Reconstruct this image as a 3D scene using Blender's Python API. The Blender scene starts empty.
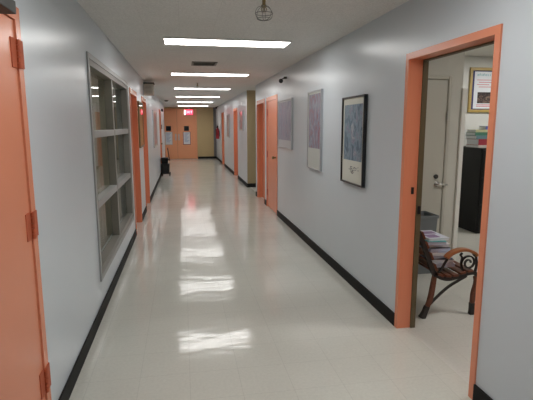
import bpy, bmesh, math, random
from math import sin, cos, pi, radians
from mathutils import Vector, Matrix
random.seed(7)
S = bpy.context.scene
COL = S.collection

# ---------------------------------------------------------------- camera
CAM_H = 1.55
FPX, PITCH, YAW, ROLL = 458.05, 0.160477, 0.179450, -0.002119
fw = Vector((sin(YAW)*cos(PITCH), cos(YAW)*cos(PITCH), -sin(PITCH)))
rt = Vector((cos(YAW), -sin(YAW), 0)); up = rt.cross(fw)
rt2 = rt*cos(ROLL)+up*sin(ROLL); up2 = -rt*sin(ROLL)+up*cos(ROLL)
cd = bpy.data.cameras.new('camera'); cam = bpy.data.objects.new('camera', cd); COL.objects.link(cam)
cd.sensor_width = 36; cd.lens = FPX/533*36; cd.clip_start = 0.05; cd.clip_end = 100
M4 = Matrix((rt2, up2, -fw)).transposed().to_4x4(); M4.translation = (0, 0, CAM_H)
cam.matrix_world = M4
S.camera = cam
# ---------------------------------------------------------------- world, exposure, light levels
w = bpy.data.worlds.new('world'); S.world = w; w.use_nodes = True
w.node_tree.nodes['Background'].inputs[0].default_value = (0.5, 0.55, 0.6, 1)
w.node_tree.nodes['Background'].inputs[1].default_value = 0.02
S.view_settings.view_transform = 'Standard'; S.view_settings.look = 'None'
S.view_settings.gamma = 1; S.view_settings.use_curve_mapping = False
S.view_settings.exposure = 1.55
TUBE = 4.2          # strength of the corridor light diffusers
ROOM_FILL = 8.0     # strength of the unseen lamps added to brighten the office
LIGHT_COL = (1.0, 0.985, 0.96)

XL, XR, H = -0.70, 1.594, 2.417
YE = 22.3
TL, TR = 0.14, 0.14

# ---------------------------------------------------------------- materials
def nodes(m): return m.node_tree.nodes, m.node_tree.links
def mat(name, col, rough=.5, metal=0, spec=.5, noise=0, nscale=8, bump=0, bscale=60, coat=0):
    m = bpy.data.materials.new(name); m.use_nodes = True
    n, l = nodes(m); b = n['Principled BSDF']
    b.inputs['Roughness'].default_value = rough; b.inputs['Metallic'].default_value = metal
    b.inputs['Specular IOR Level'].default_value = spec; b.inputs['Coat Weight'].default_value = coat
    b.inputs['Coat Roughness'].default_value = .1
    b.inputs['Base Color'].default_value = (*col, 1)
    tc = n.new('ShaderNodeTexCoord')
    if noise:
        t = n.new('ShaderNodeTexNoise'); t.inputs['Scale'].default_value = nscale; t.inputs['Detail'].default_value = 4
        l.new(tc.outputs['Object'], t.inputs['Vector'])
        r = n.new('ShaderNodeMix'); r.data_type = 'RGBA'
        r.inputs[6].default_value = (*[c*(1-noise) for c in col], 1); r.inputs[7].default_value = (*[min(1, c*(1+noise)) for c in col], 1)
        l.new(t.outputs['Fac'], r.inputs[0]); l.new(r.outputs[2], b.inputs['Base Color'])
    if bump:
        t = n.new('ShaderNodeTexNoise'); t.inputs['Scale'].default_value = bscale; t.inputs['Detail'].default_value = 3
        l.new(tc.outputs['Object'], t.inputs['Vector'])
        bp = n.new('ShaderNodeBump'); bp.inputs['Strength'].default_value = bump; bp.inputs['Distance'].default_value = .01
        l.new(t.outputs['Fac'], bp.inputs['Height']); l.new(bp.outputs[0], b.inputs['Normal'])
    return m
def emit(name, col, s):
    m = bpy.data.materials.new(name); m.use_nodes = True; n, l = nodes(m); b = n['Principled BSDF']
    b.inputs['Base Color'].default_value = (*col, 1); b.inputs['Emission Color'].default_value = (*col, 1)
    b.inputs['Emission Strength'].default_value = s; return m
def floor_mat(name, c1, c2, rough):
    m = bpy.data.materials.new(name); m.use_nodes = True; n, l = nodes(m); b = n['Principled BSDF']
    tc = n.new('ShaderNodeTexCoord')
    br = n.new('ShaderNodeTexBrick'); br.offset = 0; br.squash = 1
    br.inputs['Scale'].default_value = 1; br.inputs['Brick Width'].default_value = .305; br.inputs['Row Height'].default_value = .305
    br.inputs['Mortar Size'].default_value = .0022; br.inputs['Mortar Smooth'].default_value = .3
    br.inputs['Color1'].default_value = (*c1, 1); br.inputs['Color2'].default_value = (*c2, 1)
    br.inputs['Mortar'].default_value = (*[c*.87 for c in c1], 1)
    l.new(tc.outputs['Object'], br.inputs['Vector'])
    ns = n.new('ShaderNodeTexNoise'); ns.inputs['Scale'].default_value = 55; ns.inputs['Detail'].default_value = 5
    l.new(tc.outputs['Object'], ns.inputs['Vector'])
    n2 = n.new('ShaderNodeTexNoise'); n2.inputs['Scale'].default_value = 1.3; n2.inputs['Detail'].default_value = 4
    l.new(tc.outputs['Object'], n2.inputs['Vector'])
    ad = n.new('ShaderNodeMath'); ad.operation = 'ADD'; l.new(ns.outputs['Fac'], ad.inputs[0]); l.new(n2.outputs['Fac'], ad.inputs[1])
    rp = n.new('ShaderNodeMapRange'); rp.inputs[1].default_value = .6; rp.inputs[2].default_value = 1.4
    rp.inputs[3].default_value = .90; rp.inputs[4].default_value = 1.06; l.new(ad.outputs[0], rp.inputs[0])
    mx = n.new('ShaderNodeVectorMath'); mx.operation = 'SCALE'; l.new(br.outputs['Color'], mx.inputs[0]); l.new(rp.outputs[0], mx.inputs['Scale'])
    l.new(mx.outputs[0], b.inputs['Base Color'])
    # uneven, waxed tiles: soft waves break up the reflections
    wv = n.new('ShaderNodeTexNoise'); wv.inputs['Scale'].default_value = 3.2; wv.inputs['Detail'].default_value = 2
    mp = n.new('ShaderNodeMapping'); mp.inputs['Scale'].default_value = (1, 1.6, 1); l.new(tc.outputs['Object'], mp.inputs[0]); l.new(mp.outputs[0], wv.inputs['Vector'])
    b1 = n.new('ShaderNodeBump'); b1.inputs['Strength'].default_value = .15; b1.inputs['Distance'].default_value = .02
    l.new(wv.outputs['Fac'], b1.inputs['Height'])
    b2 = n.new('ShaderNodeBump'); b2.inputs['Strength'].default_value = .15; b2.inputs['Distance'].default_value = .001; b2.invert = True
    l.new(br.outputs['Fac'], b2.inputs['Height']); l.new(b1.outputs[0], b2.inputs['Normal']); l.new(b2.outputs[0], b.inputs['Normal'])
    b.inputs['Roughness'].default_value = rough; b.inputs['Specular IOR Level'].default_value = .33
    return m
def ceil_mat():
    m = mat('ceiling_texture', (.62, .59, .57), .8, spec=.2)
    n, l = nodes(m); b = n['Principled BSDF']; tc = n.new('ShaderNodeTexCoord')
    br = n.new('ShaderNodeTexBrick'); br.offset = 0; br.inputs['Scale'].default_value = 1
    br.inputs['Brick Width'].default_value = .305; br.inputs['Row Height'].default_value = .305; br.inputs['Mortar Size'].default_value = .0018
    br.inputs['Color1'].default_value = (.82, .80, .77, 1); br.inputs['Color2'].default_value = (.80, .78, .75, 1); br.inputs['Mortar'].default_value = (.74, .72, .69, 1)
    l.new(tc.outputs['Object'], br.inputs['Vector']); 
    v = n.new('ShaderNodeTexNoise'); v.inputs['Scale'].default_value = 90; v.inputs['Detail'].default_value = 4; l.new(tc.outputs['Object'], v.inputs['Vector'])
    r = n.new('ShaderNodeMapRange'); r.inputs[1].default_value = .35; r.inputs[2].default_value = .65; r.inputs[3].default_value = .90; r.inputs[4].default_value = 1.05
    l.new(v.outputs['Fac'], r.inputs[0]); sc = n.new('ShaderNodeVectorMath'); sc.operation = 'SCALE'
    l.new(br.outputs['Color'], sc.inputs[0]); l.new(r.outputs[0], sc.inputs['Scale']); l.new(sc.outputs[0], b.inputs['Base Color'])
    return m
def art_mat(name, stops, scale=(3, 3, 3), seed=0., dist=1.5):
    m = bpy.data.materials.new(name); m.use_nodes = True; n, l = nodes(m); b = n['Principled BSDF']
    tc = n.new('ShaderNodeTexCoord'); mp = n.new('ShaderNodeMapping'); mp.inputs['Scale'].default_value = scale; mp.inputs['Location'].default_value = (seed, seed*2, seed)
    t = n.new('ShaderNodeTexNoise'); t.inputs['Scale'].default_value = 2.2; t.inputs['Detail'].default_value = 6; t.inputs['Distortion'].default_value = dist
    l.new(tc.outputs['Object'], mp.inputs[0]); l.new(mp.outputs[0], t.inputs['Vector'])
    cr = n.new('ShaderNodeValToRGB'); e = cr.color_ramp.elements
    e[0].position, e[0].color = stops[0][0], (*stops[0][1], 1); e[1].position, e[1].color = stops[-1][0], (*stops[-1][1], 1)
    for p, c in stops[1:-1]: k = e.new(p); k.color = (*c, 1)
    l.new(t.outputs['Fac'], cr.inputs[0]); l.new(cr.outputs[0], b.inputs['Base Color'])
    b.inputs['Roughness'].default_value = .35; b.inputs['Coat Weight'].default_value = .6; b.inputs['Coat Roughness'].default_value = .08
    return m
def wood_mat(name, c1, c2, rough=.4, axis=(1, 12, 12)):
    m = bpy.data.materials.new(name); m.use_nodes = True; n, l = nodes(m); b = n['Principled BSDF']
    tc = n.new('ShaderNodeTexCoord'); mp = n.new('ShaderNodeMapping'); mp.inputs['Scale'].default_value = axis
    t = n.new('ShaderNodeTexNoise'); t.inputs['Scale'].default_value = 5; t.inputs['Detail'].default_value = 5
    l.new(tc.outputs['Object'], mp.inputs[0]); l.new(mp.outputs[0], t.inputs['Vector'])
    r = n.new('ShaderNodeMix'); r.data_type = 'RGBA'; r.inputs[6].default_value = (*c1, 1); r.inputs[7].default_value = (*c2, 1)
    l.new(t.outputs['Fac'], r.inputs[0]); l.new(r.outputs[2], b.inputs['Base Color']); b.inputs['Roughness'].default_value = rough
    return m
def glass_mat(name, tint=(.9, .92, .9)):
    m = bpy.data.materials.new(name); m.use_nodes = True; n, l = nodes(m)
    n.remove(n['Principled BSDF']); out = n['Material Output']
    tr = n.new('ShaderNodeBsdfTransparent'); tr.inputs[0].default_value = (*tint, 1)
    gl = n.new('ShaderNodeBsdfGlossy'); gl.inputs['Roughness'].default_value = .02
    fr = n.new('ShaderNodeFresnel'); fr.inputs[0].default_value = 1.35; ge = n.new('ShaderNodeNewGeometry'); iv = n.new('ShaderNodeMath'); iv.operation = 'SUBTRACT'; iv.inputs[0].default_value = 1; mu = n.new('ShaderNodeMath'); mu.operation = 'MULTIPLY'
    mx = n.new('ShaderNodeMixShader'); l.new(ge.outputs['Backfacing'], iv.inputs[1]); l.new(fr.outputs[0], mu.inputs[0]); l.new(iv.outputs[0], mu.inputs[1]); l.new(mu.outputs[0], mx.inputs[0]); l.new(tr.outputs[0], mx.inputs[1]); l.new(gl.outputs[0], mx.inputs[2])
    l.new(mx.outputs[0], out.inputs[0]); return m

WALL = mat('pale_gloss_paint', (.60, .65, .69), .28, spec=.5, noise=.02, nscale=3, bump=.06, bscale=5)
CREAM = mat('cream_wall_paint', (.60, .59, .53), .5, noise=.02)
OLIVE_LIT = mat('lit_olive_paint', (.58, .43, .22), .5, noise=.05, nscale=5)  # olive wall paint lightened; stronger light on the end wall put into the colour
ORANGE_LIT = mat('lit_orange_paint', (.90, .39, .20), .35, noise=.03, nscale=4)  # lighter copy of the door orange, far-end brightness painted in
OLIVE = mat('olive_wall_paint', (.37, .29, .16), .5, noise=.06, nscale=5)
ORANGE = mat('orange_gloss_paint', (.75, .27, .15), .27, noise=.03, nscale=4)
BLACKB = mat('black_rubber_baseboard', (.014, .014, .014), .6, spec=.15)
CEIL = ceil_mat()
CREAMC = mat('room_ceiling_paint', (.70, .68, .62), .8, noise=.03)
FLOOR = floor_mat('waxed_vinyl_tile', (.61, .605, .545), (.597, .592, .532), .11)
FLOOR2 = floor_mat('office_vinyl_tile', (.58, .57, .52), (.57, .56, .51), .28)
STEEL = mat('grey_painted_steel', (.22, .21, .185), .42, noise=.04, nscale=10)
STEELF = mat('light_grey_painted_steel', (.33, .335, .33), .4)
DGREY = mat('dark_grey_paint', (.06, .062, .06), .6)
GLASS = glass_mat('window_glass')
BLK = mat('black_plastic', (.012, .012, .013), .45, spec=.3)
BLKM = mat('black_cast_iron', (.02, .018, .017), .45, noise=.2, nscale=30, bump=.1)
CHROME = mat('brushed_chrome', (.55, .54, .52), .28, metal=1)
BRASSD = mat('dull_brass', (.25, .19, .10), .4, metal=1)
SILVER = mat('silver_frame_metal', (.55, .56, .58), .3, metal=.8)
MATB = mat('cream_mat_board', (.66, .66, .58), .6, coat=.5)
PAPER = mat('white_paper', (.75, .77, .80), .6)
INK = mat('dark_ink', (.08, .09, .12), .7)
INKB = mat('blue_ink', (.10, .16, .45), .7)
INKT = mat('teal_ink', (.10, .42, .45), .7)
INKR = mat('red_ink', (.60, .10, .12), .7)
NAVY = mat('navy_mat_board', (.03, .035, .14), .6)
GOLD = wood_mat('gilded_frame_wood', (.36, .24, .06), (.50, .36, .12), .4)
BENCHW = wood_mat('red_brown_bench_wood', (.09, .028, .014), (.17, .055, .026), .35, (12, 1, 12))
ARMW = wood_mat('orange_brown_arm_wood', (.30, .10, .035), (.40, .155, .055), .3, (4, 12, 12))
STRIP = wood_mat('dark_olive_wood', (.085, .07, .035), (.13, .105, .055), .5, (14, 14, 1))
TUBEM = emit('light_diffuser', LIGHT_COL, TUBE)
FILLR = emit('office_fill_light', LIGHT_COL, ROOM_FILL)  # glow of the unseen lamps added in the office
FILLW = emit('curtain_fill_light', LIGHT_COL, 1.2)  # glow of the lamp added behind the curtains
WHITEM = mat('white_enamel', (.62, .60, .57), .45)

# ---------------------------------------------------------------- helpers
def bx(bm, x0, x1, y0, y1, z0, z1):
    v = [bm.verts.new(p) for p in ((x0, y0, z0), (x1, y0, z0), (x1, y1, z0), (x0, y1, z0), (x0, y0, z1), (x1, y0, z1), (x1, y1, z1), (x0, y1, z1))]
    for f in ((3, 2, 1, 0), (4, 5, 6, 7), (0, 1, 5, 4), (1, 2, 6, 5), (2, 3, 7, 6), (3, 0, 4, 7)): bm.faces.new([v[i] for i in f])
def box(*a):
    bm = bmesh.new(); bx(bm, *a); return bm
def boxes(*L):
    bm = bmesh.new()
    for a in L: bx(bm, *a)
    return bm
def cyl(bm, p0, p1, r0, r1=None, n=16, cap=True):
    r1 = r0 if r1 is None else r1
    p0, p1 = Vector(p0), Vector(p1); d = (p1-p0); q = d.to_track_quat('Z', 'Y')
    A = [bm.verts.new(p0+q @ Vector((r0*cos(2*pi*i/n), r0*sin(2*pi*i/n), 0))) for i in range(n)]
    B = [bm.verts.new(p1+q @ Vector((r1*cos(2*pi*i/n), r1*sin(2*pi*i/n), 0))) for i in range(n)]
    for i in range(n): bm.faces.new((A[i], A[(i+1) % n], B[(i+1) % n], B[i]))
    if cap: bm.faces.new(A[::-1]); bm.faces.new(B)
def ball(bm, c, r, sx=1, sy=1, sz=1, seg=16):
    bmesh.ops.create_uvsphere(bm, u_segments=seg, v_segments=seg//2+2, radius=r, matrix=Matrix.Translation(c) @ Matrix.Diagonal((sx, sy, sz, 1)))
def tube(bm, pts, r, n=8, closed=False):
    """round bar swept along points; r is a number or a list"""
    pts = [Vector(p) for p in pts]; N = len(pts); rings = []
    ref = None
    for i, p in enumerate(pts):
        a = pts[(i-1) % N] if (closed or i > 0) else p; b = pts[(i+1) % N] if (closed or i < N-1) else p
        t = (b-a).normalized()
        if ref is None:
            ref = t.orthogonal().normalized()
        ref = (ref - t*ref.dot(t)).normalized(); bn = t.cross(ref)
        rr = r[i] if isinstance(r, (list, tuple)) else r
        rings.append([bm.verts.new(p+rr*(cos(2*pi*k/n)*ref+sin(2*pi*k/n)*bn)) for k in range(n)])
    for i in range(N if closed else N-1):
        A, B = rings[i], rings[(i+1) % N]
        for k in range(n): bm.faces.new((A[k], A[(k+1) % n], B[(k+1) % n], B[k]))
    if not closed: bm.faces.new(rings[0][::-1]); bm.faces.new(rings[-1])
def smooth(pts, k=6):
    """Catmull-Rom through points"""
    P = [Vector(p) for p in pts]; P = [P[0]*2-P[1]]+P+[P[-1]*2-P[-2]]; o = []
    for i in range(1, len(P)-2):
        for j in range(k):
            t = j/k; a, b, c, d = P[i-1:i+3]
            o.append(.5*((2*b)+(c-a)*t+(2*a-5*b+4*c-d)*t*t+(3*b-a-3*c+d)*t**3))
    o.append(P[-2]); return o
def strap(bm, prof, y0, y1, th):
    """flat strap: profile (x,z) points, extruded y0..y1, thickness th (number or list)"""
    P = [Vector((p[0], 0, p[1] if len(p) == 2 else p[2])) for p in prof]; N = len(P); rows = []
    for i, p in enumerate(P):
        t = (P[min(i+1, N-1)]-P[max(i-1, 0)]).normalized(); nn = Vector((-t.z, 0, t.x)); h = (th[i] if isinstance(th, (list, tuple)) else th)/2
        rows.append([bm.verts.new((q.x, y, q.z)) for q, y in ((p+nn*h, y0), (p-nn*h, y0), (p-nn*h, y1), (p+nn*h, y1))])
    for A, B in zip(rows, rows[1:]):
        for k in range(4): bm.faces.new((A[k], A[(k+1) % 4], B[(k+1) % 4], B[k]))
    bm.faces.new(rows[0][::-1]); bm.faces.new(rows[-1])
def obj(name, bm, m, parent=None, bevel=0, sm=False):
    bmesh.ops.recalc_face_normals(bm, faces=bm.faces)
    me = bpy.data.meshes.new(name); bm.to_mesh(me); bm.free()
    for k in (m if isinstance(m, (list, tuple)) else [m]): me.materials.append(k)
    o = bpy.data.objects.new(name, me); COL.objects.link(o)
    if sm:
        for p in me.polygons: p.use_smooth = True
    if bevel:
        b = o.modifiers.new('bevel', 'BEVEL'); b.width = bevel; b.segments = 2; b.limit_method = 'ANGLE'
    if parent:
        o.parent = parent
        if parent.type == 'EMPTY': o.matrix_parent_inverse = Matrix.Translation(parent.location).inverted()
    return o
def tag(o, label, cat, group=None):
    o['label'] = label; o['category'] = cat
    if group: o['group'] = group
    return o
def thing(name, label, cat, loc, group=None):
    o = bpy.data.objects.new(name, None); COL.objects.link(o); o.location = loc; o.empty_display_size = .1
    return tag(o, label, cat, group)
def struct(name, bm, m, **k):
    o = obj(name, bm, m, **k); o['kind'] = 'structure'; return o
def sroot(name, loc):
    o = bpy.data.objects.new(name, None); COL.objects.link(o); o.location = loc; o.empty_display_size = .1; o['kind'] = 'structure'; return o
def text_bm(s, size, mtx, ext=.0008):
    c = bpy.data.curves.new('t', 'FONT'); c.body = s; c.size = size; c.extrude = ext; c.align_x = 'CENTER'; c.align_y = 'CENTER'
    o = bpy.data.objects.new('t', c); COL.objects.link(o); bpy.context.view_layer.update()
    me = bpy.data.meshes.new_from_object(o.evaluated_get(bpy.context.evaluated_depsgraph_get()))
    bpy.data.objects.remove(o); bm = bmesh.new(); bm.from_mesh(me); bpy.data.meshes.remove(me); bmesh.ops.transform(bm, matrix=mtx, verts=bm.verts); return bm
# letters standing on a wall that faces the camera (-y), or on the right wall (-x)
FACE_CAM = lambda x, y, z: Matrix.Translation((x, y, z)) @ Matrix.Rotation(pi/2, 4, 'X')

# ================================================================ SETTING
YB = -3.0
struct('floor', box(-2.1, XR+.07, YB-.2, YE+.3, -.06, 0), FLOOR)
struct('floor', boxes((XR+.07, 6.2, YB-.2, 9.0, -.06, 0), (XR+.07, 6.2, 9.0, YE+.3, -.06, 0)), FLOOR2)
struct('ceiling', boxes((-1.6, XR+.14, YB-.2, YE+.3, H, H+.1), (XR+.14, 6.2, 9.9, 11.8, H, H+.1)), CEIL)
struct('ceiling', box(XR+TR, 6.2, -1, 6.9, 2.60, 2.70), CREAMC)

DH = 2.03      # door opening height
# left wall -------------------------------------------------------
LW = [(YB, 1.33), (2.248, 3.82), (6.38, 6.70), (7.60, 8.62), (9.50, 14.9), (15.8, 19.0)]
L = [(XL-TL, XL, a, b, 0, H) for a, b in LW]
L += [(XL-TL, XL, 1.33, 2.248, DH, H), (XL-TL, XL, 3.82, 6.38, 0, .32), (XL-TL, XL, 3.82, 6.38, 2.08, H), (XL-TL, XL, 6.70, 7.60, DH, H), (XL-TL, XL, 8.62, 9.50, DH, H), (XL-TL, XL, 14.9, 15.8, DH, H)]
L += [(-1.5, XL, 18.9, 19.0, 0, H), (-1.5, -1.36, 19.0, YE, 0, H)]
struct('wall_left', boxes(*L), WALL)
# right wall --------------------------------------------------------
R = [(YB, 2.172), (3.128, 7.76), (8.70, 9.0), (9.85, 10.1), (11.5, 13.55), (14.45, 18.0), (18.9, YE)]
L = [(XR, XR+TR, a, b, 0, H) for a, b in R] + [(XR, XR+TR, a, b, DH, H) for a, b in ((2.172, 3.128), (7.76, 8.70), (9.0, 9.85), (13.55, 14.45), (18.0, 18.9))]
struct('wall_right', boxes(*L), WALL)
struct('wall_side_corridor', boxes((XR+.14, 6.2, 9.96, 10.1, 0, H), (6.1, 6.2, 10.1, 11.5, 0, H)), WALL)
struct('wall_olive_return', box(XR+.001, 6.2, 11.499, 11.64, 0, H), OLIVE)
struct('wall_end', boxes((-1.5, -1.17, YE, YE+.15, 0, H), (.69, XR+.14, YE, YE+.15, 0, H), (-1.17, .69, YE, YE+.15, 2.36, H)), OLIVE_LIT)
struct('corner_strip', box(1.47, XR, YE-.05, YE, .1, H), mat('dark_grey_strip', (.16, .15, .15), .5))  # dark grey upright strip in the right end corner
struct('wall_back', box(-.9, XR+.14, YB-.15, YB, 0, H), WALL)
# baseboards ----------------------------------------------------------
bh, bt = .10, .012
segs = [(YB, 1.30), (2.278, 6.655), (7.645, 8.575), (9.545, 14.855), (15.845, 19.0)]
struct('baseboard_left', boxes(*[(XL, XL+bt, a, b, 0, bh) for a, b in segs]), BLACKB)
segs = [(YB, 2.15), (3.15, 7.715), (8.745, 8.955), (9.895, 10.1), (11.5, 13.505), (14.495, 17.955), (18.945, YE)]
L = [(XR-bt, XR, a, b, 0, bh) for a, b in segs] + [(XR, 6.1, 11.487, 11.499, 0, bh)]
struct('baseboard_right', boxes(*L), BLACKB)
struct('baseboard_end', box(.70, XR-bt, YE-bt, YE, 0, bh), BLACKB)

# ---------------------------------------------------------------- doors
def side_door(n, X, s, y0, y1, reveal, leaf=True, knob_near=True, hinges=False, c=.045, jt=.028, thick=.14):
    """door in a side wall; s=-1 left wall, +1 right wall; reveal = how deep the leaf sits"""
    r = sroot(f'door_{n}', (X, (y0+y1)/2, 0))
    def xs(a, b): return tuple(sorted((X+s*a, X+s*b)))
    out = -.010
    f = boxes((*xs(0, thick-.001), y0, y0+jt, 0, DH), (*xs(0, thick-.001), y1-jt, y1, 0, DH), (*xs(out, thick-.001), y0+jt, y1-jt, DH-jt, DH),
              (*xs(out, 0), y0-c, y0+jt, 0, DH+c), (*xs(out, 0), y1-jt, y1+c, 0, DH+c), (*xs(out, 0), y0+jt, y1-jt, DH, DH+c))
    obj('door_frame', f, ORANGE, r)
    if leaf:
        lf = obj('door_leaf', box(*xs(reveal, reveal+.04), y0+jt+.003, y1-jt-.003, .008, DH-jt-.003), ORANGE, r, bevel=.002)
        ky = y0+jt+.07 if knob_near else y1-jt-.07
        bm = bmesh.new(); cyl(bm, (X+s*reveal, ky, 1.0), (X+s*(reveal-.008), ky, 1.0), .03); cyl(bm, (X+s*(reveal-.008), ky, 1.0), (X+s*(reveal-.045), ky, 1.0), .011)
        ball(bm, (X+s*(reveal-.055), ky, 1.0), .027); obj('door_knob', bm, BRASSD, lf, sm=True)
        if hinges:
            for z in (.28, 1.02, 1.80):
                hy = y1-jt-.001
                bm = boxes((*xs(reveal-.004, reveal), hy-.035, hy+.001, z-.06, z+.06)); cyl(bm, (X+s*(reveal-.008), hy, z-.06), (X+s*(reveal-.008), hy, z+.06), .009, n=10)
                obj('hinge', bm, mat('orange_hinge_paint', (.46, .10, .04), .65) if 'orange_hinge_paint' not in bpy.data.materials else bpy.data.materials['orange_hinge_paint'], lf)
    return r
side_door(1, XR, 1, 2.172, 3.128, .10, leaf=False, c=.022, jt=.022, thick=.10)                # open doorway to the office
side_door(2, XR, 1, 7.76, 8.70, .004, hinges=True)
side_door(3, XR, 1, 9.0, 9.85, .098)
side_door(4, XR, 1, 13.55, 14.45, .098)
side_door(5, XR, 1, 18.0, 18.9, .06)
side_door(6, XL, -1, 6.70, 7.60, .098)
side_door(7, XL, -1, 8.62, 9.50, .098)
side_door(8, XL, -1, 14.9, 15.8, .01)
HP = bpy.data.materials['orange_hinge_paint']
# office doorway: dark inner stop strip, strike plate, and the leaf swung fully into the office
d1 = bpy.data.objects['door_1']
obj('door_stop', boxes((XR+.10, XR+.138, 3.096, 3.127, 0, 2.02), (XR+.10, XR+.138, 2.24, 3.096, 2.0, 2.029)), STRIP, d1)
obj('strike_plate', box(XR+.055, XR+.075, 3.102, 3.106, 1.05, 1.10), BLK, d1)
obj('latch_plate', box(XR+.108, XR+.13, 3.090, 3.096, .90, .96), BLK, d1)
lf = obj('door_leaf', box(XR+.15, XR+1.02, 2.15, 2.19, .01, 2.0), ORANGE, d1, bevel=.002)
bm = bmesh.new(); cyl(bm, (XR+.95, 2.19, 1), (XR+.95, 2.235, 1), .011); ball(bm, (XR+.95, 2.245, 1), .027); obj('door_knob', bm, BRASSD, lf, sm=True)

# nearest door on the left, shut flush with the wall, hinges and closer on the corridor side
r = side_door(9, XL, -1, 1.33, 2.248, -.002, c=.03)
lf = [o for o in r.children if o.name.startswith('door_leaf')][0]
for z in (.33, 1.10, 1.86):
    bm = boxes((XL, XL+.006, 2.155, 2.217, z-.062, z+.062), (XL+.010, XL+.015, 2.225, 2.278, z-.058, z+.062))
    for k in range(5): cyl(bm, (XL+.012, 2.221, z-.062+.025*k), (XL+.012, 2.221, z-.062+.025*k+.022), .009, n=10)
    obj('hinge', bm, HP, lf)
cl = obj('door_closer', box(XL+.002, XL+.072, 1.76, 2.045, 1.985, 2.035), DGREY, lf, bevel=.004)
bm = bmesh.new(); tube(bm, [(XL+.04, 1.83, 2.035), (XL+.04, 1.83, 2.05)], .012); tube(bm, [(XL+.04, 1.83, 2.052), (XL+.24, 1.70, 2.055), (XL+.02, 1.52, 2.06)], .008)
obj('closer_arm', bm, DGREY, cl)

# double doors at the end
r = sroot('door_10', (-.24, YE, 0))
obj('door_frame', boxes((-1.17, -1.13, YE-.02, YE+.12, 0, 2.36), (.65, .69, YE-.02, YE+.12, 0, 2.36), (-1.13, .65, YE-.02, YE+.12, 2.30, 2.36)), ORANGE_LIT, r)
VP = mat('dark_wired_glass', (.012, .012, .014), .15)
for k, (a, b, wx_) in enumerate(((-1.127, -.243, -.64), (-.237, .647, .20))):
    lf = obj('door_leaf', box(a, b, YE+.02, YE+.065, .008, 2.297), ORANGE_LIT, r)
    obj('vision_panel', box(wx_-.115, wx_+.115, YE+.008, YE+.02, 1.32, 1.55), VP, lf)
    hx = b-.07 if k == 0 else a+.07
    bm = boxes((hx-.03, hx+.03, YE+.014, YE+.02, .88, 1.18)); tube(bm, smooth([(hx, YE+.014, .93), (hx, YE-.03, .96), (hx, YE-.03, 1.10), (hx, YE+.014, 1.13)], 4), .009)
    obj('pull_handle', bm, CHROME, lf)
for k, wx_ in enumerate((-.64, .20)):
    t = thing('door_notice', ('white notice sheet on the left leaf of the far orange double doors', 'white notice sheet with dark red edge on the right far door leaf')[k], 'notice', (wx_, YE+.02, .69))
    obj('backing', box(wx_-.175, wx_+.175, YE+.012, YE+.02, .67, 1.28), mat('maroon_card', (.30, .08, .10), .6) if k else mat('pale_card', (.62, .50, .48), .6), t)
    s = obj('sheet', box(wx_-.15, wx_+.15, YE+.008, YE+.012, .70, 1.26), PAPER, t)
    obj('text_lines', boxes(*[(wx_-.11, wx_+.11-.05*(i % 3), YE+.006, YE+.008, 1.19-.055*i, 1.203-.055*i) for i in range(8)]), INKB, t)

# ---------------------------------------------------------------- window in the left wall
wy0, wy1, wz0, wz1 = 3.82, 6.38, .32, 2.08
r = sroot('window_1', (XL, 5.1, wz0))
x0, x1 = XL-.075, XL+.006
fr = boxes((x0, x1, wy0, wy0+.07, wz0, wz1), (x0, x1, wy1-.07, wy1, wz0, wz1), (x0, x1, wy0+.07, wy1-.07, wz0, wz0+.07), (x0, x1, wy0+.07, wy1-.07, wz1-.06, wz1))
obj('window_frame', fr, STEEL, r, bevel=.003)
obj('window_trim', boxes((XL, XL+.012, wy0-.03, wy0+.012, wz0-.03, wz1+.03), (XL, XL+.012, wy1-.012, wy1+.03, wz0-.03, wz1+.03), (XL, XL+.012, wy0, wy1, wz1-.012, wz1+.03), (XL, XL+.012, wy0, wy1, wz0-.03, wz0+.012)), STEELF, r)
obj('mullion', box(x0, x1-.006, 5.03, 5.10, wz0+.07, wz1-.06), STEEL, r, bevel=.003)
for z in (.875, 1.455):
    obj('transom_rail', boxes((x0, x1-.004, wy0+.07, 5.03, z, z+.06), (x0, x1-.004, 5.10, wy1-.07, z, z+.06)), STEELF, r, bevel=.003)
zs = [(.39, .875), (.935, 1.455), (1.515, 2.02)]
for a, b in ((wy0+.07, 5.03), (5.10, wy1-.07)):
    for z0, z1 in zs: obj('pane', box(XL-.072, XL-.066, a, b, z0, z1), GLASS, r)
# room behind the glass, with closed tan curtains
struct('wall_behind_window', boxes((-2.4, -2.3, 3.3, 6.6, 0, H), (-2.4, XL-TL, 3.2, 3.3, 0, H), (-2.4, XL-TL, 6.6, 6.66, 0, H)), CREAM)
struct('floor', box(-2.4, -2.1, 2.6, 6.66, -.06, 0), FLOOR2)
struct('ceiling', box(-2.4, -1.6, 3.2, 6.66, H, H+.1), CREAMC)
def cloth_mat(name, col):
    m = bpy.data.materials.new(name); m.use_nodes = True; n, l = nodes(m); b = n['Principled BSDF']
    b.inputs['Base Color'].default_value = (*col, 1); b.inputs['Roughness'].default_value = .9
    t = n.new('ShaderNodeBsdfTranslucent'); t.inputs[0].default_value = (*col, 1)
    x = n.new('ShaderNodeMixShader'); x.inputs[0].default_value = .5
    l.new(b.outputs[0], x.inputs[1]); l.new(t.outputs[0], x.inputs[2]); l.new(x.outputs[0], n['Material Output'].inputs[0]); return m
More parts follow.
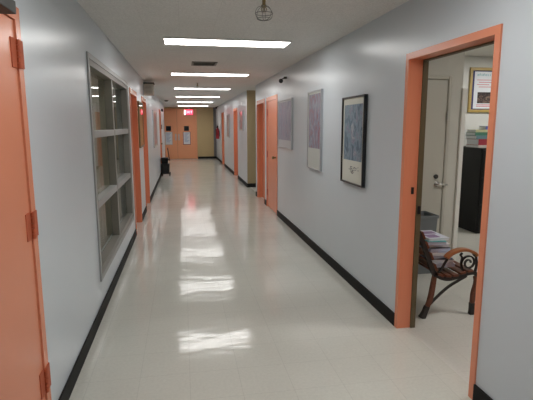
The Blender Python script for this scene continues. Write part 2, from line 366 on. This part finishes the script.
def curtain(y0, y1, xm, z0, z1, m, label):
    bm = bmesh.new(); n = 90; rows = []
    for th in (0,):
        for z in (z0, z1):
            rows.append([bm.verts.new((xm+th+(.022 if z == z0 else .018)*sin(i/n*(y1-y0)*42+sin(i*.13)*1.4), y0+(y1-y0)*i/n, z)) for i in range(n+1)])
    a, b = rows
    for i in range(n):
        bm.faces.new((a[i], a[i+1], b[i+1], b[i]))
    t = thing('curtain', label, 'curtain', (xm, (y0+y1)/2, z0), 'curtains behind the corridor window')
    obj('cloth', bm, m, t, sm=True)
    bm = bmesh.new(); cyl(bm, (xm, y0, z1+.03), (xm, y1, z1+.03), .012); obj('curtain_rod', bm, STEEL, t)
curtain(3.9, 5.04, -.95, .06, 2.2, cloth_mat('olive_curtain_cloth', (.56, .49, .26)), 'olive tan curtain behind the nearer half of the corridor window')
curtain(5.08, 6.3, -.95, .06, 2.2, cloth_mat('grey_curtain_cloth', (.46, .42, .33)), 'grey brown curtain behind the farther half of the corridor window')

# ---------------------------------------------------------------- office beyond the right wall
YA, YC = 4.6, 6.6
struct('wall_office_far', box(XR+TR, 2.985, YA, YA+.12, 0, 2.6), CREAM)
struct('wall_office_return', box(2.865, 2.985, YA+.12, YC, 0, 2.6), CREAM)
struct('wall_office_back', box(2.985, 6.1, YC, YC+.12, 0, 2.6), mat('office_white_paint', (.66, .66, .62), .5))
struct('wall_office_right', box(6.1, 6.2, -1, YC+.12, 0, 2.6), CREAM)
struct('wall_office_near', box(XR+TR, 6.1, -1, -.9, 0, 2.6), CREAM)
struct('wall_office_corridor', box(XR+TR+.001, XR+TR+.01, -.9, 2.14, 0, 2.6), CREAM)
struct('wall_office_corridor', boxes((XR+TR+.001, XR+TR+.01, 3.12, YA, 0, 2.6), (XR+.02, XR+TR+.01, -.9, YA, H+.1, 2.6)), CREAM)
struct('baseboard_office', boxes((2.985, 6.1, YC-.012, YC, 0, .1)), mat('cream_baseboard', (.42, .41, .37), .5))
struct('trim_3', boxes((2.97, 3.02, YA-.03, YA, 0, 1.94)), mat('cream_edge_trim', (.80, .79, .74), .45), bevel=.004)
# cream door
CD = mat('cream_door_paint', (.52, .505, .44), .4)
r = sroot('door_11', (2.4, YA, 0))
obj('door_frame', boxes((1.93, 1.98, YA-.035, YA, 0, 2.07), (2.80, 2.845, YA-.035, YA, 0, 2.07), (1.98, 2.80, YA-.035, YA, 2.03, 2.07)), CD, r, bevel=.012)
lf = obj('door_leaf', box(1.985, 2.795, YA-.022, YA, .01, 2.025), CD, r, bevel=.002)
bm = bmesh.new(); cyl(bm, (2.725, YA-.022, .92), (2.725, YA-.032, .92), .028); cyl(bm, (2.725, YA-.032, .92), (2.725, YA-.07, .92), .010)
tube(bm, smooth([(2.725, YA-.066, .92), (2.76, YA-.07, .918), (2.83, YA-.068, .905)], 4), .010)
obj('lever_handle', bm, CHROME, lf, sm=True)
bm = bmesh.new(); cyl(bm, (2.71, YA-.022, 1.0), (2.71, YA-.04, 1.0), .024); obj('deadbolt', bm, mat('dark_lock_metal', (.06, .06, .06), .4, metal=.6), lf)
bm = bmesh.new(); cyl(bm, (2.80, YA-.042, 1.60), (2.80, YA-.042, 1.70), .009); obj('hinge', bm, CHROME, lf)

# office black cabinet with books
cx0, cx1, cy0, cy1, ch = 4.13, 5.03, 5.80, 6.55, 1.235
t = thing('filing_cabinet', 'tall black cabinet with books on top in the office', 'cabinet', ((cx0+cx1)/2, (cy0+cy1)/2, 0))
obj('body', box(cx0, cx1, cy0+.02, cy1, .03, ch), BLK, t, bevel=.006)
obj('plinth', box(cx0+.02, cx1-.02, cy0+.04, cy1, 0, .03), BLK, t)
for k in range(3):
    z0 = .05+k*.39
    d = obj('drawer', box(cx0+.015, cx1-.015, cy0, cy0+.02, z0, z0+.375), BLK, t, bevel=.004)
    bm = bmesh.new(); tube(bm, [(4.48, cy0, z0+.28), (4.48, cy0-.03, z0+.28), (4.68, cy0-.03, z0+.28), (4.68, cy0, z0+.28)], .007); obj('drawer_handle', bm, CHROME, d)
def book(x, y, z, w_, d_, h_, ang, m, label, paper=True):
    t = thing('book', label, 'book', (x, y, z), 'books on the black cabinet'); t.rotation_euler.z = 0
    rot = Matrix.Translation((x, y, z)) @ Matrix.Rotation(ang, 4, 'Z')
    bm = boxes((-w_/2, w_/2, -d_/2, d_/2, 0, .004), (-w_/2, w_/2, -d_/2, d_/2, h_-.004, h_), (-w_/2, w_/2, -d_/2, -d_/2+.004, .004, h_-.004))
    bmesh.ops.transform(bm, matrix=rot, verts=bm.verts); obj('cover', bm, m, t)
    bm = box(-w_/2+.005, w_/2-.005, -d_/2+.004, d_/2-.005, .004, h_-.004); bmesh.ops.transform(bm, matrix=rot, verts=bm.verts); obj('pages', bm, PAPER, t)
z = ch
for (w_, d_, h_, x_, a, m, lb) in (
    (.36, .30, .035, 4.35, .02, mat('white_book_cover', (.62, .58, .52), .5), 'pale book at the bottom of the pile on the black cabinet'),
    (.34, .27, .085, 4.34, .04, mat('red_book_cover', (.33, .03, .05), .5), 'thick dark red book in the pile on the black cabinet'),
    (.38, .28, .05, 4.34, -.05, mat('teal_book_cover', (.14, .24, .27), .5), 'grey teal book above the red one on the black cabinet'),
    (.38, .28, .045, 4.33, -.10, mat('green_book_cover', (.06, .20, .13), .5), 'dark green book in the pile on the black cabinet'),
    (.40, .27, .035, 4.36, -.12, mat('cream_book_cover', (.58, .55, .33), .5), 'cream yellow book under the blue one on the black cabinet'),
    (.40, .22, .05, 4.54, -.18, mat('blue_book_cover', (.07, .10, .34), .5), 'blue book topmost in the pile on the black cabinet')):
    book(x_-.02, 6.08, z, w_, d_, h_, a, m, lb); z += h_+.001
# framed poster on the office back wall
px0, px1, pz0, pz1 = 4.38, 4.92, 1.75, 2.43
t = thing('framed_poster', 'gold framed poster with teal heading and dark photo, above the black cabinet', 'poster', ((px0+px1)/2, YC, pz0))
fwid = .045
obj('frame', boxes((px0, px1, YC-.03, YC-.001, pz0, pz0+fwid), (px0, px1, YC-.03, YC-.001, pz1-fwid, pz1), (px0, px0+fwid, YC-.03, YC-.001, pz0+fwid, pz1-fwid), (px1-fwid, px1, YC-.03, YC-.001, pz0+fwid, pz1-fwid)), GOLD, t, bevel=.004)
obj('mat_board', box(px0+fwid, px1-fwid, YC-.012, YC-.002, pz0+fwid, pz1-fwid), NAVY, t)
obj('sheet', box(px0+.085, px1-.06, YC-.015, YC-.012, pz0+.06, pz1-.06), PAPER, t)
obj('photo', box(px0+.15, px1-.13, YC-.017, YC-.015, pz0+.14, pz0+.31), art_mat('dark_photo_print', [(.35, (.01, .01, .01)), (.5, (.05, .03, .03)), (.6, (.20, .13, .10)), (.72, (.16, .2, .12))], (5, 5, 8)), t)
hb = bmesh.new(); hr = random.Random(3); hx = (px0+px1)/2-.14
while hx < (px0+px1)/2+.165:                       # heading strokes, too small in the photo to read
    hh = hr.choice((.026, .026, .038)); bx(hb, hx, hx+.007, YC-.0165, YC-.015, pz1-.125, pz1-.125+hh)
    if hr.random() < .7: bx(hb, hx+.006, hx+.014, YC-.0165, YC-.015, pz1-.125+hh*.6, pz1-.125+hh*.8)
    hx += hr.choice((.018, .02, .03))
obj('heading', hb, INKT, t)
obj('text_lines', boxes(*[((px0+px1)/2-.14+.03*(i % 2), (px0+px1)/2+.15-.04*(i % 3), YC-.0165, YC-.015, pz1-.19-.035*i, pz1-.182-.035*i) for i in range(4)]), INKR, t)
obj('caption', boxes(*[((px0+px1)/2-.13, (px0+px1)/2+.13, YC-.0165, YC-.015, pz0+.09+.022*i, pz0+.1+.022*i) for i in range(2)]), INKR, t)

# grey bin in the office behind the bench
t = thing('waste_bin', 'tall grey plastic bin just behind the bench in the office', 'bin', (2.46, 4.40, 0))
bm = bmesh.new()
A = [bm.verts.new(p) for p in ((2.36, 4.29, 0), (2.56, 4.29, 0), (2.56, 4.51, 0), (2.36, 4.51, 0))]; B = [bm.verts.new(p) for p in ((2.34, 4.27, .62), (2.58, 4.27, .62), (2.58, 4.53, .62), (2.34, 4.53, .62))]
C_ = [bm.verts.new(p) for p in ((2.35, 4.28, .62), (2.57, 4.28, .62), (2.57, 4.52, .62), (2.35, 4.52, .62))]; D_ = [bm.verts.new(p) for p in ((2.37, 4.30, .02), (2.55, 4.30, .02), (2.55, 4.50, .02), (2.37, 4.50, .02))]
for P, Q in ((A, B), (B, C_), (C_, D_)):
    for i in range(4): bm.faces.new((P[i], P[(i+1) % 4], Q[(i+1) % 4], Q[i]))
bm.faces.new(A[::-1]); bm.faces.new(D_)
BIN = mat('grey_bin_plastic', (.16, .18, .19), .5)
obj('body', bm, BIN, t); obj('rim', boxes((2.33, 2.59, 4.26, 4.27, .60, .63), (2.33, 2.59, 4.53, 4.54, .60, .63), (2.33, 2.34, 4.27, 4.53, .60, .63), (2.58, 2.59, 4.27, 4.53, .60, .63)), BIN, t)

# ---------------------------------------------------------------- bench
BY0, BY1 = 3.25, 4.22
t = thing('garden_bench', 'wooden slat bench with black iron scroll ends just inside the office doorway', 'bench', (2.08, 3.7, 0))
def end_frame(y):
    e = obj('end_frame', bmesh.new(), BLKM, t)   # replaced below with full mesh
    bm = bmesh.new(); w2 = .016
    strap(bm, smooth([(1.80, .725), (1.845, .64), (1.89, .53), (1.935, .42), (1.97, .355)]), y-w2, y+w2, .034)     # back upright
    strap(bm, smooth([(1.955, .372), (2.02, .335), (2.09, .322), (2.17, .335), (2.25, .357), (2.31, .360), (2.345, .335), (2.352, .30)]), y-w2, y+w2, .030)  # seat rail
    strap(bm, smooth([(1.935, .112), (2.0, .175), (2.09, .25), (2.18, .30), (2.25, .335)]), y-.009, y+.009, .016)       # brace
    # arm support and scroll
    pts = [(2.205, .362), (2.20, .40)]
    cx_, cz_ = 2.262, .445
    for k in range(27):
        a = radians(215-k*22); rr = .068*(1-k/35)
        pts.append((cx_+rr*cos(a), cz_+rr*sin(a)))
    strap(bm, [(2.325, .355), (2.332, .40), (2.335, .445), (2.325, .49), (2.30, .513)], y-.009, y+.009, .013)
    strap(bm, smooth(pts[2:], 2), y-.008, y+.008, .012)
    strap(bm, smooth([(2.225, .37), (2.205, .40), (2.195, .45), (2.20, .49), (2.185, .515), (2.20, .53)], 4), y-.008, y+.008, .012)
    strap(bm, smooth([(1.995, .372), (2.03, .42), (2.07, .49)], 4), y-.008, y+.008, .014)
    me = e.data; bmesh.ops.recalc_face_normals(bm, faces=bm.faces); bm.to_mesh(me); bm.free()
    for nm, prof, th in (('leg', [(1.965, .355), (1.955, .27), (1.94, .17), (1.915, .09)], [.030, .036, .036, .032]), ('leg', [(2.335, .33), (2.345, .27), (2.325, .18), (2.318, .09)], [.034, .040, .034, .030])):
        bm = bmesh.new(); P = smooth(prof, 4); n = len(P); T = [th[0]+(th[-1]-th[0])*i/(n-1)+.008*sin(pi*i/(n-1)) for i in range(n)]
        strap(bm, P, y-.015, y+.015, T); lg = obj(nm, bm, BENCHW, t, bevel=.003)
        bm = bmesh.new(); q = P[-1]; dx = -.035 if q.x < 2 else .006
        strap(bm, smooth([(q.x, .10), (q.x+dx*.6, .045), (q.x+dx*1.2, 0)], 3), y-.018, y+.018, [.034, .036, .036, .038, .042, .048, .054])
        obj('foot', bm, BLKM, lg)
    bm = bmesh.new()
    strap(bm, smooth([(2.055, .497), (2.10, .535), (2.17, .558), (2.24, .555), (2.30, .53), (2.325, .505)], 5), y-.03, y+.03, .024)
    obj('armrest', bm, ARMW, t, bevel=.005)
end_frame(BY0); end_frame(BY1)
for x_, z_, ang in ((2.01, .362, -.35), (2.075, .351, -.12), (2.14, .352, .05), (2.205, .367, .18), (2.27, .380, .12)):
    bm = box(-.026, .026, BY0-.028, BY1+.028, -.009, .009); bmesh.ops.transform(bm, matrix=Matrix.Translation((x_, 0, z_)) @ Matrix.Rotation(-ang, 4, 'Y'), verts=bm.verts)
    obj('seat_slat', bm, BENCHW, t, bevel=.004)
for x_, z_ in ((1.965, .425), (1.925, .52), (1.880, .615), (1.842, .695)):
    bm = box(-.009, .009, BY0-.02, BY1+.02, -.032, .032); bmesh.ops.transform(bm, matrix=Matrix.Translation((x_, 0, z_)) @ Matrix.Rotation(-.42, 4, 'Y'), verts=bm.verts)
    obj('back_slat', bm, BENCHW, t, bevel=.004)
# magazines leaning in a loose pile on the seat
mg = [mat('magazine_cover', c, .35) for c in ((.66, .70, .80), (.70, .72, .78), (.50, .55, .68), (.74, .76, .80), (.60, .58, .66))]
TOPL = ['white magazine lying at the bottom of the pile on the bench', 'grey magazine second from the bottom of the pile on the bench', 'pale magazine third from the bottom of the bench pile',
        'pale blue magazine in the middle of the pile on the bench', 'white magazine above the middle of the bench pile', 'white magazine third from the top of the bench pile',
        'magazine with teal edge second from the top of the bench pile', 'magazine with a printed cover topmost on the bench pile']
zz = .398
for k in range(8):
    th = (.032, .03, .034, .03, .03, .03, .03, .022)[k]
    m4 = Matrix.Translation((2.10-.012*k+.02*(k % 2), 3.45+.02*(k % 3), zz)) @ Matrix.Rotation(random.uniform(-.28, .28), 4, 'Z')
    t = thing('magazine', TOPL[k], 'magazine', (2.05, 3.47, zz), 'magazines on the bench')
    wv = .088
    bm = box(-wv, wv, -.14, .14, 0, th-.003); bmesh.ops.transform(bm, matrix=m4, verts=bm.verts); obj('pages', bm, PAPER if k % 2 else mg[2], t)
    bm = box(-wv-.004, wv+.004, -.143, .143, th-.003, th-.001); bmesh.ops.transform(bm, matrix=m4, verts=bm.verts); obj('cover', bm, [mg[0], INK, mg[1], mg[2], INK, mg[3], INKT, mg[0]][k], t)
    if k == 7:
        bm = boxes((-.07, .03, -.11, -.01, th-.001, th), (-.05, .07, .02, .10, th-.001, th)); bmesh.ops.transform(bm, matrix=m4, verts=bm.verts); obj('printed_picture', bm, mat('magenta_print', (.22, .12, .28), .4), t)
    zz += th+.001

# ---------------------------------------------------------------- pictures on the walls
def picture(name, X, s, y0, y1, z0, z1, framem, fwd, parts, label, cat='picture', depth=.03, matm=MATB):
    """s=+1 on the right wall facing -x, s=-1 on the left wall facing +x"""
    def xs(a, b): return tuple(sorted((X-s*a, X-s*b)))
    t = thing(name, label, cat, (X, (y0+y1)/2, z0))
    obj('frame', boxes((*xs(.001, depth), y0, y1, z0, z0+fwd), (*xs(.001, depth), y0, y1, z1-fwd, z1), (*xs(.001, depth), y0, y0+fwd, z0+fwd, z1-fwd), (*xs(.001, depth), y1-fwd, y1, z0+fwd, z1-fwd)), framem, t, bevel=.002)
    obj('mat_board', box(*xs(.002, depth*.6), y0+fwd, y1-fwd, z0+fwd, z1-fwd), matm, t)
    for nm, a, b, c_, d_, m in parts:
        obj(nm, box(*xs(depth*.6, depth*.6+.0015), y0+a, y1-b, z0+c_, z1-d_), m, t)
    return t
A3 = art_mat('blue_abstract_print', [(.32, (.03, .08, .14)), (.44, (.08, .16, .23)), (.55, (.19, .30, .37)), (.63, (.16, .15, .24)), (.72, (.38, .45, .48))], (1, 6, 4), 3, 1.2)
A2 = art_mat('rose_abstract_print', [(.32, (.20, .05, .08)), (.44, (.26, .13, .18)), (.52, (.16, .19, .27)), (.64, (.32, .33, .40)), (.76, (.34, .07, .11))], (1, 6, 2), 8, 1.8)
A1 = art_mat('violet_abstract_print', [(.32, (.12, .14, .24)), (.46, (.21, .21, .31)), (.56, (.27, .29, .38)), (.66, (.26, .11, .18)), (.78, (.4, .4, .46))], (1, 5, 2), 13, 1.2)
FRBLK = mat('black_picture_frame', (.010, .010, .012), .3)
p = picture('framed_print', XR, 1, 3.84, 4.41, 1.0, 1.82, FRBLK, .016, [('artwork', .055, .055, .225, .075, A3)], 'black framed blue abstract print on the right wall, nearest the office doorway', depth=.035)
rnd = random.Random(5); L = []
for i in range(7):                                   # small printed line under the picture
    for j in range(7):
        yy = 3.95+i*.052+rnd.uniform(0, .02); zq = 1.15+rnd.uniform(-.02, .02)
        if rnd.random() < .55: L.append((XR-.0235, XR-.021, yy, yy+rnd.uniform(.008, .03), zq, zq+.004))
for k_, l_ in enumerate(L[:14]): obj('caption_word', boxes(l_), INK, p)
bm = bmesh.new(); tube(bm, smooth([(XR-.022, 4.16, 1.17), (XR-.022, 4.14, 1.11), (XR-.022, 4.10, 1.14), (XR-.022, 4.12, 1.10), (XR-.022, 4.07, 1.12)], 5), .0018, 5); obj('signature', bm, INK, p)
picture('framed_print', XR, 1, 5.14, 5.72, 1.02, 1.965, SILVER, .014, [('artwork', .05, .05, .26, .04, A2)], 'silver framed rose and grey print, middle of three on the right wall', matm=mat('pale_grey_mat', (.52, .54, .50), .5, coat=.5))
picture('framed_print', XR, 1, 6.60, 7.58, 1.20, 1.955, SILVER, .014, [('artwork', .05, .05, .13, .04, A1)], 'silver framed violet grey print beside the nearest closed salmon door', matm=mat('pale_lilac_mat', (.52, .53, .55), .5, coat=.5))
PK = art_mat('pink_poster_print', [(.35, (.42, .22, .25)), (.5, (.50, .30, .33)), (.65, (.50, .42, .46))], (1, 3, 3), 5)
picture('framed_print', XR, 1, 12.15, 12.85, 1.42, 1.95, SILVER, .02, [('artwork', .05, .05, .05, .04, PK)], 'pink print on the right wall just past the olive corner')
picture('framed_print', XR, 1, 15.8, 16.6, 1.15, 1.95, SILVER, .02, [('artwork', .05, .05, .05, .04, PK)], 'small pink print far down the right wall between two doors')
picture('framed_print', XL, -1, 11.5, 13.0, 1.02, 1.93, SILVER, .02, [('artwork', .06, .06, .06, .06, PK)], 'pale pink print on the left wall before the mop bucket')
TAN = mat('tan_cork', (.42, .29, .10), .7, noise=.15, nscale=60)
t = thing('notice_board', 'tan glass-fronted notice board between the two left orange doorways', 'notice board', (XL, 8.1, 1.2))
obj('frame', boxes((XL+.001, XL+.03, 7.72, 8.50, 1.2, 1.225), (XL+.001, XL+.03, 7.72, 8.50, 1.925, 1.95), (XL+.001, XL+.03, 7.72, 7.75, 1.225, 1.925), (XL+.001, XL+.03, 8.47, 8.50, 1.225, 1.925)), BRASSD, t)
obj('cork_panel', box(XL+.001, XL+.012, 7.75, 8.47, 1.225, 1.925), TAN, t)
obj('glass_door', box(XL+.022, XL+.026, 7.75, 8.47, 1.225, 1.925), GLASS, t)

# ---------------------------------------------------------------- ceiling lights
def ceiling_light(y, label, x=.49, zc=H, m=TUBEM, wd=1.28, dp=.34):
    t = thing('ceiling_light', label, 'light', (x, y, zc-.02), 'fluorescent ceiling lights')
    a, b, c_, d_ = x-wd/2, x+wd/2, y-dp/2, y+dp/2; e = .012
    obj('housing', boxes((a-e, b+e, c_-e, c_, zc-.016, zc), (a-e, b+e, d_, d_+e, zc-.016, zc), (a-e, a, c_, d_, zc-.016, zc), (b, b+e, c_, d_, zc-.016, zc)), WHITEM, t)
    obj('diffuser', box(a, b, c_, d_, zc-.012, zc-.001), m, t)
LB = {1.90: 'ceiling light almost overhead, just out of the picture', -1.1: 'ceiling light behind the viewer',
      4.98: 'large bright ceiling light nearest the viewer', 8.02: 'second bright ceiling light from the viewer', 11.05: 'third bright ceiling light from the viewer',
      14.1: 'fourth bright ceiling light from the viewer', 17.2: 'fifth bright ceiling light, second nearest the far doors', 20.4: 'last ceiling light, nearest the far double doors'}
for y, lb in LB.items(): ceiling_light(y, lb)
ceiling_light(2.6, 'added unseen fill light inside the office, above the bench', 3.6, 2.6, FILLR)  # out of sight, added to light the office
ceiling_light(5.5, 'added unseen fill light inside the office, above the black cabinet', 4.9, 2.6, FILLR, 1.2, .3)  # second unseen lamp added for office brightness
ceiling_light(4.9, 'added unseen fill light in the room behind the left window', -1.6, H, FILLW, .5, .9)  # out of sight, added so the curtains show through the glass
ceiling_light(10.8, 'ceiling light in the side passage past the olive corner', 3.4, H, TUBEM, .6, .3)

# ---------------------------------------------------------------- ceiling fittings
t = thing('ceiling_vent', 'grey slotted air vent in the ceiling between the first two lights', 'vent', (.33, 6.7, H-.01))
obj('frame', boxes((.155, .505, 6.52, 6.55, H-.012, H), (.155, .505, 6.85, 6.88, H-.012, H), (.155, .185, 6.55, 6.85, H-.012, H), (.475, .505, 6.55, 6.85, H-.012, H)), STEEL, t)
obj('backing', box(.185, .475, 6.55, 6.85, H-.003, H), mat('vent_backing', (.13, .13, .12), .6), t)
for k in range(6):
    bm = box(-.145, .145, -.018, .018, -.0015, .0015); bmesh.ops.transform(bm, matrix=Matrix.Translation((.33, 6.575+.05*k, H-.010)) @ Matrix.Rotation(.3, 4, 'X'), verts=bm.verts); obj('slat', bm, STEEL, t)
def sprinkler(x, y, label, guard, Z0=0):
    G = H-Z0
    t = thing('fire_sprinkler', label, 'sprinkler', (x, y, H))
    bm = bmesh.new(); cyl(bm, (x, y, H), (x, y, H-.006), .038, .034, 20); obj('escutcheon', bm, WHITEM, t)
    bm = bmesh.new(); cyl(bm, (x, y, H-.006), (x, y, G-.045), .011); cyl(bm, (x, y, G-.045), (x, y, G-.060), .017, .015, 6); obj('pipe', bm, BRASSD, t)
    bm = bmesh.new()
    for s_ in (-1, 1): tube(bm, smooth([(x+s_*.012, y, G-.058), (x+s_*.017, y, G-.075), (x+s_*.004, y, G-.092)], 4), .0025, 6)
    cyl(bm, (x, y, G-.060), (x, y, G-.092), .004, n=8); obj('head', bm, BRASSD, t)
    bm = bmesh.new(); cyl(bm, (x, y, G-.092), (x, y, G-.0945), .017, n=16); obj('deflector', bm, CHROME, t)
    if guard:
        bm = bmesh.new(); cz_ = G-.105
        prof = [(.016, G-.052), (.040, G-.062), (.057, G-.085), (.058, G-.108), (.046, G-.13), (.02, G-.14), (0, G-.142)]
        for k in range(6):
            a = k*pi/3+.2; tube(bm, smooth([(x+r_*cos(a), y+r_*sin(a), zz_) for r_, zz_ in prof], 3), .0017, 6)
        for r_, zz_ in ((.058, G-.098), (.046, G-.13), (.018, G-.053)): tube(bm, [(x+r_*cos(2*pi*i/28), y+r_*sin(2*pi*i/28), zz_) for i in range(28)], .0019, 6, True)
        obj('wire_guard', bm, mat('grey_wire', (.20, .20, .19), .4, metal=.5), t)
sprinkler(.548, 3.10, 'fire sprinkler in a round wire guard hanging at the top of the view', True, .045)
sprinkler(.33, 9.7, 'small fire sprinkler in the ceiling between the second and third lights', False)
t = thing('smoke_detector', 'small round smoke detector far down the ceiling by the left wall', 'smoke detector', (-.5, 16.2, H))
bm = bmesh.new(); cyl(bm, (-.5, 16.2, H), (-.5, 16.2, H-.012), .07, .07, 20); obj('base', bm, STEEL, t)
bm = bmesh.new(); cyl(bm, (-.5, 16.2, H-.012), (-.5, 16.2, H-.05), .062, .04, 20); obj('sensor_head', bm, STEEL, t)
def seccam(X, y, z, label, r_=.034):
    t = thing('security_camera', label, 'camera', (X, y, z))
    bm = bmesh.new(); cyl(bm, (X+.052, y+.02, z+.05), (X+.094, y+.02, z+.05), .018); obj('base', bm, DGREY, t)
    bm = bmesh.new(); tube(bm, [(X+.055, y+.02, z+.05), (X+.03, y+.01, z+.035), (X, y, z+.01)], .007); obj('arm', bm, DGREY, t)
    bm = bmesh.new(); ball(bm, (X, y, z), r_); obj('dome', bm, BLK, t, sm=True)
    bm = bmesh.new(); cyl(bm, (X-.01, y-r_*.8, z-.005), (X-.015, y-r_*1.15, z-.008), .014); obj('lens', bm, BLK, t)
seccam(1.50, 7.02, 2.225, 'small black security camera high on the right wall above the prints')
seccam(1.50, 20.6, 2.34, 'small dark camera high on the right wall near the far doors', .045)
t = thing('wall_box', 'beige box fixture high on the left wall above the second orange doorway', 'fitting', (XL, 9.3, 2.14))  # plain beige box, purpose not identified
BEI = mat('beige_plastic', (.50, .47, .40), .5)
obj('body', box(XL, XL+.18, 9.2, 9.45, 2.14, 2.345), BEI, t, bevel=.006)
obj('lid', box(XL, XL+.195, 9.19, 9.46, 2.345, 2.37), DGREY, t)
obj('grille', boxes(*[(XL+.03, XL+.15, 9.197, 9.2, 2.17+.025*i, 2.18+.025*i) for i in range(6)]), STEEL, t)
t = tag(obj('wall_switch', box(XL, XL+.02, 16.2, 16.35, 1.45, 1.60), DGREY, None, bevel=.004), 'small dark switch box on the far left wall beyond the mop bucket', 'switch')
t = tag(obj('alarm_strobe', box(XL, XL+.06, 16.55, 16.68, 2.05, 2.14), DGREY, None, bevel=.008), 'small dark alarm fixture high on the far left wall', 'alarm')

# exit sign --------------------------------------------------------------
ex, ez, ey = .325, 2.19, YE-.10
t = thing('exit_sign', 'red glowing exit sign above the far double doors', 'exit sign', (ex, ey, ez))
obj('housing', box(ex-.20, ex+.20, ey, ey+.08, ez-.13, ez+.13), WHITEM, t, bevel=.004)
obj('bracket', box(ex-.04, ex+.04, ey+.02, ey+.06, ez+.13, H), WHITEM, t)
obj('face', box(ex-.19, ex+.19, ey-.006, ey, ez-.12, ez+.12), emit('red_lit_face', (1.0, .05, .10), .8), t)
obj('lettering', text_bm('EXIT', .17, FACE_CAM(ex, ey-.007, ez)), emit('white_lit_letters', (1, .55, .62), .9), t)
obj('lamp_end', box(ex-.205, ex-.17, ey-.010, ey-.006, ez-.12, ez+.10), emit('white_lit_end', (1, .95, .95), 2.0), t)

# fire extinguisher ---------------------------------------------------------
x_, y_ = XR-.085, 20.2
t = thing('fire_extinguisher', 'red fire extinguisher hung on the right wall near the far end', 'fire extinguisher', (x_, y_, 1.0))
bm = bmesh.new(); cyl(bm, (x_, y_, 1.0), (x_, y_, 1.40), .07, .07, 20); cyl(bm, (x_, y_, 1.40), (x_, y_, 1.47), .07, .025, 20); obj('cylinder', bm, mat('red_extinguisher_paint', (.40, .02, .03), .3), t, sm=False)
bm = bmesh.new(); cyl(bm, (x_, y_, 1.47), (x_, y_, 1.53), .03); bx(bm, x_-.07, x_+.03, y_-.012, y_+.012, 1.53, 1.56); bx(bm, x_-.08, x_, y_-.012, y_+.012, 1.49, 1.505); obj('valve', bm, BLK, t)
bm = bmesh.new(); tube(bm, smooth([(x_-.02, y_-.02, 1.5), (x_-.08, y_-.04, 1.42), (x_-.07, y_-.05, 1.15)], 5), .012); obj('hose', bm, BLK, t)
obj('bracket', box(x_+.068, XR, y_-.03, y_+.03, 1.1, 1.35), DGREY, t)

# mop bucket -------------------------------------------------------------------
t = thing('mop_bucket', 'black wheeled mop bucket with wringer and slanted handle by the left wall', 'bucket', (-.55, 14.75, 0))
bm = bmesh.new()
def frust(bm, a, za, b, zb):
    A = [bm.verts.new((x, y, za)) for x, y in ((a[0], a[2]), (a[1], a[2]), (a[1], a[3]), (a[0], a[3]))]; B = [bm.verts.new((x, y, zb)) for x, y in ((b[0], b[2]), (b[1], b[2]), (b[1], b[3]), (b[0], b[3]))]
    for i in range(4): bm.faces.new((A[i], A[(i+1) % 4], B[(i+1) % 4], B[i]))
    bm.faces.new(A[::-1]); bm.faces.new(B)
frust(bm, (-.675, -.44, 14.57, 14.94), .07, (-.685, -.43, 14.54, 14.97), .37); obj('bucket', bm, BLK, t, bevel=.012)
bm = boxes((-.685, -.425, 14.53, 14.98, .36, .385)); obj('rim', bm, BLK, t, bevel=.006)
bm = bmesh.new(); frust(bm, (-.67, -.48, 14.66, 14.93), .385, (-.68, -.46, 14.62, 14.95), .57); obj('wringer', bm, BLK, t, bevel=.008)
bm = bmesh.new(); tube(bm, [(-.425, 14.70, .50), (-.47, 14.68, .88)], .013); cyl(bm, (-.475, 14.80, .50), (-.415, 14.70, .50), .02)
obj('wringer_handle', bm, BLK, t)
for a_ in (14.56, 14.92): obj('chassis_rail', box(-.675, -.41, a_, a_+.04, .075, .10), BLK, t)
for px_ in (-.655, -.425):
    for py_ in (14.58, 14.94):
        bm = bmesh.new(); cyl(bm, (px_-.012, py_, .033), (px_+.012, py_, .033), .033); bx(bm, px_-.016, px_+.016, py_-.01, py_+.01, .033, .078); obj('caster', bm, BLK, t)
